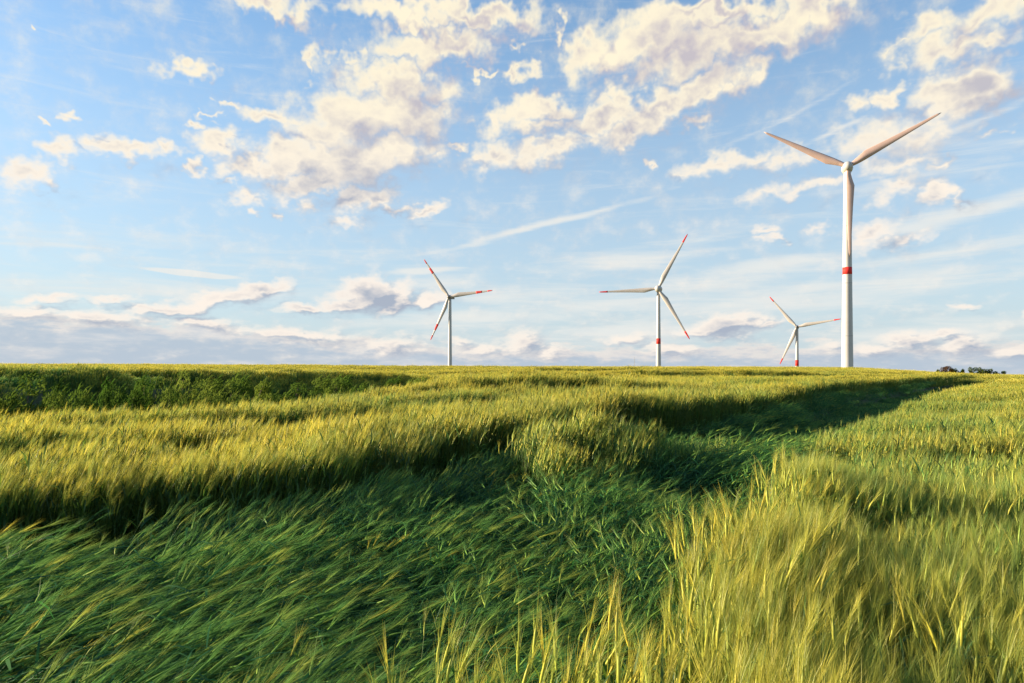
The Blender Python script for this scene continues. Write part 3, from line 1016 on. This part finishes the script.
def turbine(label, x, y, hub_z, L, base_r, top_r, yaw, theta, stripes, bands, kind, blade_k=1.0, blade_mat=None):
    """yaw: heading of the rotor axis, degrees from facing the viewer (-y) towards the left (-x); theta: blade angles clockwise from up"""
    gz = float(ground(np.array([x]), np.array([y]))[0])
    t = thing('wind_turbine', label, 'wind turbine', (x, y, gz), 0, 'wind turbines behind the field')
    H = hub_z - gz
    th = H - (2.0 if kind == 'egg' else 1.7) * L / 50
    prof = [(base_r + (top_r - base_r) * (q ** .9), q * th) for q in np.linspace(0, 1, 24)]
    prof = [(base_r * 1.08, -1.5), (base_r * 1.08, .25), (base_r * 1.0, .26)] + prof[1:]
    v, f = lathe(prof, 40)
    tw = make_ob('tower', v, f, [M_WHITE], parent=t)
    for (za, zb) in bands:
        za, zb = za - gz, zb - gz
        rr = lambda z_: base_r + (top_r - base_r) * (max(z_, 0) / th) ** .9 + .03
        v, f = lathe([(rr(za) - .028, za - .002), (rr(za), za), (rr(zb), zb), (rr(zb) - .028, zb + .002)], 40)
        bd = make_ob('red_band', v, f, [M_RED], parent=tw)
    for q in ((.22, .47, .74) if base_r > 2.6 else ()):        # bolted joints between the tower sections
        zj = q * th
        r0_ = base_r + (top_r - base_r) * q ** .9
        v, f = lathe([(r0_ - .02, zj - .16), (r0_ + .035, zj - .14), (r0_ + .035, zj + .14), (r0_ - .02, zj + .16)], 40)
        make_ob('section_joint', v, f, [M_JOINT], parent=tw)
    yw = R(-yaw)
    s = L / 50
    rot = Matrix.Rotation(yw, 4, 'Z')
    if kind == 'egg':
        prof = [(.35, -7.6), (1.2, -7.2), (2.0, -6.0), (2.6, -4.2), (2.95, -2.0), (2.95, 0.2), (2.8, 1.55)]
        prof = [(a * s, b_ * s) for a, b_ in prof]
        v, f = lathe([(r_0, h) for r_0, h in prof], 32, 'y')
        ncl = make_ob('nacelle', v, f, [M_WHITE], parent=t)
        hubp = [(2.75, 1.65), (2.75, 2.6), (2.55, 3.9), (2.0, 4.9), (1.2, 5.5), (.3, 5.75)]
        hub_off = 2.9
    else:
        me_v = []
        secs = [(-8.6, 1.25, -1.2, 1.75), (-8.2, 1.55, -1.55, 1.95), (-3, 1.8, -1.75, 2.0), (1.0, 1.75, -1.75, 1.95), (1.6, 1.35, -1.4, 1.5)]
        for (yy, w, z0, z1) in secs:
            c_ = .35
            for (px_, pz_) in [(-w, z0 + c_), (-w + c_, z0), (w - c_, z0), (w, z0 + c_), (w, z1 - c_), (w - c_, z1), (-w + c_, z1), (-w, z1 - c_)]:
                me_v.append((px_ * s, -yy * s, pz_ * s))
        f = []
        for i in range(len(secs) - 1):
            for j in range(8):
                a, c_ = i * 8 + j, i * 8 + (j + 1) % 8
                f.append((a, a + 8, c_ + 8, c_))
        f += [tuple(range(8)), tuple(range(len(secs) * 8 - 8, len(secs) * 8))[::-1]]
        ncl = make_ob('nacelle', me_v, f, [M_DARK], parent=t, smooth=False)
        v, f = lathe([(.06 * s, 1.9 * s), (.06 * s, 3.3 * s)], 8)
        v = [(a, b_ + 6.5 * s, c_) for a, b_, c_ in v]
        make_ob('wind_vane_mast', v, f, [M_DARK], parent=ncl)
        hubp = [(1.5, 1.65), (1.75, 2.0), (1.75, 3.4), (1.4, 4.2), (.8, 4.7), (.2, 4.85)]
        hub_off = 2.7
    ncl.matrix_local = Matrix.Translation((0, 0, H)) @ rot
    v, f = lathe([(a * s, b_ * s) for a, b_ in hubp], 32, 'y')
    hb = make_ob('hub', v, f, [M_WHITE if kind == 'egg' else M_DARK], parent=t)
    hb.matrix_local = Matrix.Translation((0, 0, H)) @ rot
    for th_ in theta:
        v, f = blade_piece(L, 0.0, 1.0, blade_k)
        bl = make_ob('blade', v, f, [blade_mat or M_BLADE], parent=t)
        bl.matrix_local = Matrix.Translation((0, 0, H)) @ rot @ Matrix.Translation((0, -hub_off * s, 0)) @ Matrix.Rotation(R(th_), 4, 'Y') 
        for (sa, sb) in stripes:
            v, f = blade_piece(L, sa, sb, blade_k, 1.10, 8)
            if sb >= 1:
                v = [(a, b_, c_ + (.06 if c_ > L * .99 else 0)) for a, b_, c_ in v]
            make_ob('red_tip' if sb >= 1 else 'red_stripe', v, f, [M_RED], parent=bl)
    return t


def at(px, y, py):
    return (px - CX) / F * y, CAM_Z + (HY - py) / F * y


x_, z_ = at(847.3, 364, 168)
turbine('tallest and nearest wind turbine, one red band halfway up its white tower', x_, 364, z_, 47.8, 3.05, 1.75, 22, (62.5, 299.5, 179), [], [(CAM_Z + 99.6 / F * 364 - .1, CAM_Z + 106.4 / F * 364 + .1)], 'egg', 1.14, M_SUN_PINK)
x_, z_ = at(658.5, 574, 289)
turbine('middle wind turbine with single red blade tips and a low red tower band', x_, 574, z_, 50, 2.35, 1.35, 20, (29, 149, 269), [(.845, 1.0)], [(CAM_Z + 30 / F * 574, CAM_Z + 35.6 / F * 574)], 'egg', 1.0)
x_, z_ = at(450, 701, 297)
turbine('leftmost wind turbine with two red stripes on each blade and dark box nacelle', x_, 701, z_, 48.5, 2.3, 1.45, 20, (-35, 85, 205), [(.62, .76), (.885, 1.0)], [], 'box', 1.15)
x_, z_ = at(797, 847, 327)
turbine('smallest distant wind turbine beside the tall tower, red band near field edge', x_, 847, z_, 50, 2.5, 1.6, 28, (-39, 81, 203), [(.84, 1.0)], [(CAM_Z + 8 / F * 847, CAM_Z + 14 / F * 847)], 'box', 1.15)


# ------------------------------------------------------------------ shrubs in the left dip
def leaf_cloud(mb, r, centres, n, leaf, lean, mat=0):
    for _ in range(n):
        cx, cy_, cz, rx, rz = centres[r.integers(0, len(centres))]
        d_ = unit(r.normal(0, 1, 3)) * r.uniform(.55, 1.0) ** .6
        p_ = np.array([cx + d_[0] * rx, cy_ + d_[1] * rx, cz + d_[2] * rz])
        if p_[2] < .02:
            p_[2] = r.uniform(.02, .2) * rz
        a = lean + r.normal(0, 1.0)
        q = curve_from_tilt(p_, leaf * r.uniform(.7, 1.4), [r.uniform(.3, 1.3), r.uniform(.8, 1.9)], a)
        mb.ribbon(q, [leaf * .12, leaf * .42, leaf * .03], unit(np.array([-math.sin(a), math.cos(a), r.normal(0, .5)])), mat)


SHRUB_PROTO = []
for k in range(5):
    r = np.random.default_rng(100 + k)
    cen = []
    for j in range(20):
        a = r.uniform(0, 6.28)
        q = .55 * math.sqrt(r.uniform(0, 1))
        zc = r.uniform(.12, 1.0) * (1 - .35 * (q / .55) ** 2)
        cen.append((q * math.cos(a) + .28 * zc, q * math.sin(a), zc * .85, r.uniform(.09, .24), r.uniform(.07, .2)))
    mb = MB()
    leaf_cloud(mb, r, cen, 3800, .062, .3)
    for c0 in cen:      # wind-blown top shoots
        for _ in range(5):
            a = .2 + r.normal(0, .4)
            q = curve_from_tilt((c0[0], c0[1], c0[2] + c0[4] * .5), r.uniform(.15, .32), np.linspace(.3, 1.1, 3), a)
            mb.ribbon(q, [.02, .03, .02, .003], unit(np.array([-math.sin(a), math.cos(a), r.normal(0, .4)])), 0)
    st = MB()
    for c0 in cen:
        mid = np.array([c0[0] * .4, c0[1] * .4, c0[2] * .5])
        st.tube(np.array([[0, 0, -.05], mid, [c0[0], c0[1], c0[2]]]), [.016, .011, .005], 4, 0)
    zt = float(np.percentile([v[2] for v in mb.v], 98.5))
    mb.v = [v * np.array([1, 1, 1 / zt]) if v[2] < zt else np.array([v[0], v[1], 1 + .6 * (v[2] / zt - 1)]) for v in mb.v]
    st.v = [v * np.array([1, 1, 1 / zt]) for v in st.v]
    SHRUB_PROTO.append((mb, st))


def mesh_of(name, mb, mats):
    me = bpy.data.meshes.new(name)
    me.from_pydata([tuple(map(float, v)) for v in mb.v], [], mb.f)
    for m_ in mats:
        me.materials.append(m_)
    me.polygons.foreach_set('material_index', np.asarray(mb.m, np.int32))
    me.update()
    return me


SHM = [(mesh_of('foliage', a, [M_SHRUB]), mesh_of('stems', c_, [M_BARK])) for a, c_ in SHRUB_PROTO]
SHRUBS = [  # px, row of the top, depth, width px, label
    (16, 378, 15.5, 88, 'tallest leafy shrub in the dip, cut by the left picture edge'),
    (60, 392, 14.2, 52, 'low rounded shrub just right of the shrub at the left picture edge'),
    (97, 384, 17.5, 50, 'dark leafy shrub behind the low mounds on the left of the dip'),
    (122, 393, 15.6, 46, 'small low light green shrub leaning right above the golden barley'),
    (146, 379, 18.5, 46, 'bushy green shrub left of the tall upright pair in the dip'),
    (178, 374, 21, 42, 'upright dense shrub, narrow and tall, against the dark bank'),
    (216, 379, 22, 62, 'broad rounded shrub with bright crown against the dark bank'),
    (196, 391, 18, 44, 'squat pale green shrub in front of the broad rounded one'),
    (248, 383, 24, 52, 'wide spreading shrub near the middle of the dip'),
    (236, 396, 18.3, 40, 'smallest shrub at the golden barley edge below the spreading one'),
    (290, 385, 26, 58, 'leafy shrub with flat wind-swept top right of the spreading one'),
    (325, 378, 31, 48, 'rounded shrub halfway along the dark bank'),
    (352, 385, 29, 46, 'low dark shrub beside the pale barley tip of the stand'),
    (382, 379, 37, 44, 'rounded bright shrub left of the leftmost turbine'),
    (418, 379, 42, 44, 'small distant shrub left of and below the leftmost turbine tower'),
    (452, 380, 49, 42, 'small distant shrub directly below the leftmost turbine tower'),
    (486, 380, 57, 40, 'farthest shrub, tiny, where the dip narrows'),
]
for i, (px, py, d_, w, lab) in enumerate(SHRUBS):
    x_, z_ = at(px, d_, py)
    gz = float(ground(np.array([x_]), np.array([d_]))[0])
    h = max(.45, z_ - gz)
    wid = w / F * d_
    t = thing('shrub', lab, 'shrub', (x_, d_, gz), rng.uniform(-.4, .4), 'leafy shrubs in the left dip')
    t.scale = (wid / 1.22, wid / 1.22, h)
    fm, sm = SHM[i % 5]
    fo = bpy.data.objects.new('foliage', fm); scene.collection.objects.link(fo); fo.parent = t
    so_ = bpy.data.objects.new('stems', sm); scene.collection.objects.link(so_); so_.parent = t


# ------------------------------------------------------------------ far trees on the right
def tree(label, px, py, d_, wpx, seed, leafm, elong=1.0):
    x_, z_ = at(px, d_, py)
    gz = float(ground(np.array([x_]), np.array([d_]))[0])
    H = (z_ - gz) + .45
    W = wpx * 1.12 / F * d_
    r = np.random.default_rng(seed)
    t = thing('tree', label, 'tree', (x_, d_, gz), 0, 'far trees on the skyline')
    cen = []
    for j in range(22):
        a, q = r.uniform(0, 6.28), .42 * W * math.sqrt(r.uniform(0, 1))
        zc = H * (r.uniform(.12, .95) - .25 * (q / (.42 * W)) ** 2)
        cen.append((q * math.cos(a), q * math.sin(a), max(zc, .1 * H), W * r.uniform(.12, .2), H * r.uniform(.12, .2)))
    mb = MB()
    leaf_cloud(mb, r, cen, 4200, max(.4, W * .08), .3)
    cr = bpy.data.objects.new('crown', mesh_of('crown', mb, [leafm]))
    scene.collection.objects.link(cr); cr.parent = t
    st = MB()
    st.tube(np.array([[0, 0, -.3], [.1, 0, H * .3], [.0, .1, H * .6], [.1, 0, H * .85]]), [W * .035, W * .028, W * .018, W * .006], 7, 0)
    for c0 in cen[:9]:
        st.tube(np.array([[.05, 0, H * .35], [c0[0] * .5, c0[1] * .5, (c0[2] + H * .4) * .5], [c0[0], c0[1], c0[2]]]), [W * .014, W * .009, W * .003], 5, 0)
    tr = bpy.data.objects.new('trunk', mesh_of('trunk', st, [M_BARK]))
    scene.collection.objects.link(tr); tr.parent = t
    return t


tree('tiny lone round bush on the skyline, leftmost of the far trees', 937.5, 369.2, 330, 4, 1, M_TREEL)
tree('reddish brown broad tree on the skyline right of the tall turbine', 946.5, 366, 330, 11, 2, M_TREEB)
tree('dark green tree adjoining the reddish brown tree on its right', 954, 367, 335, 10, 3, M_TREEL)
tree('tiny bush in the gap between two tree groups on the skyline', 962.5, 370.3, 340, 3.5, 4, M_TREEL)
tree('tallest green tree at the left end of the right tree row', 972, 367.3, 330, 12, 5, M_TREEL)
tree('green tree second from left in the right tree row', 981, 367.8, 335, 11, 6, M_TREEL)
tree('green tree third from left in the right tree row', 990, 369, 335, 10, 7, M_TREEL)
tree('low dark tree at the far right end of the tree row', 999, 371, 335, 11, 8, M_TREEL)

# ------------------------------------------------------------------ thin mast left of the middle turbine
x_, z_ = at(634.5, 900, 358)
gz = float(ground(np.array([x_]), np.array([900]))[0])
t = thing('mast', 'thin dark mast on the skyline left of the middle turbine', 'mast', (x_, 900, gz))
H = z_ - gz
mb = MB()
for (sx, sy) in ((-1, -.6), (1, -.6), (0, 1.1)):
    mb.tube(np.array([[sx * .6, sy * .6, -.5], [sx * .35, sy * .35, H * .6], [sx * .2, sy * .2, H]]), [.09, .08, .06], 5, 0)
for k in range(14):
    za, zb = H * k / 14, H * (k + 1) / 14
    wa, wb = .6 - .4 * k / 14, .6 - .4 * (k + 1) / 14
    c3 = [(-1, -.6), (1, -.6), (0, 1.1)]
    for j in range(3):
        p0, p1 = c3[j], c3[(j + 1) % 3]
        mb.tube(np.array([[p0[0] * wa, p0[1] * wa, za], [p1[0] * wb, p1[1] * wb, zb]]), [.04, .04], 4, 0)
lo = bpy.data.objects.new('lattice', mesh_of('lattice', mb, [M_STEEL])); scene.collection.objects.link(lo); lo.parent = t
mb = MB()
mb.tube(np.array([[0, 0, H - .3], [0, 0, H + 1.6]]), [.05, .03], 6, 0)
an = bpy.data.objects.new('antenna', mesh_of('antenna', mb, [M_STEEL])); scene.collection.objects.link(an); an.parent = t
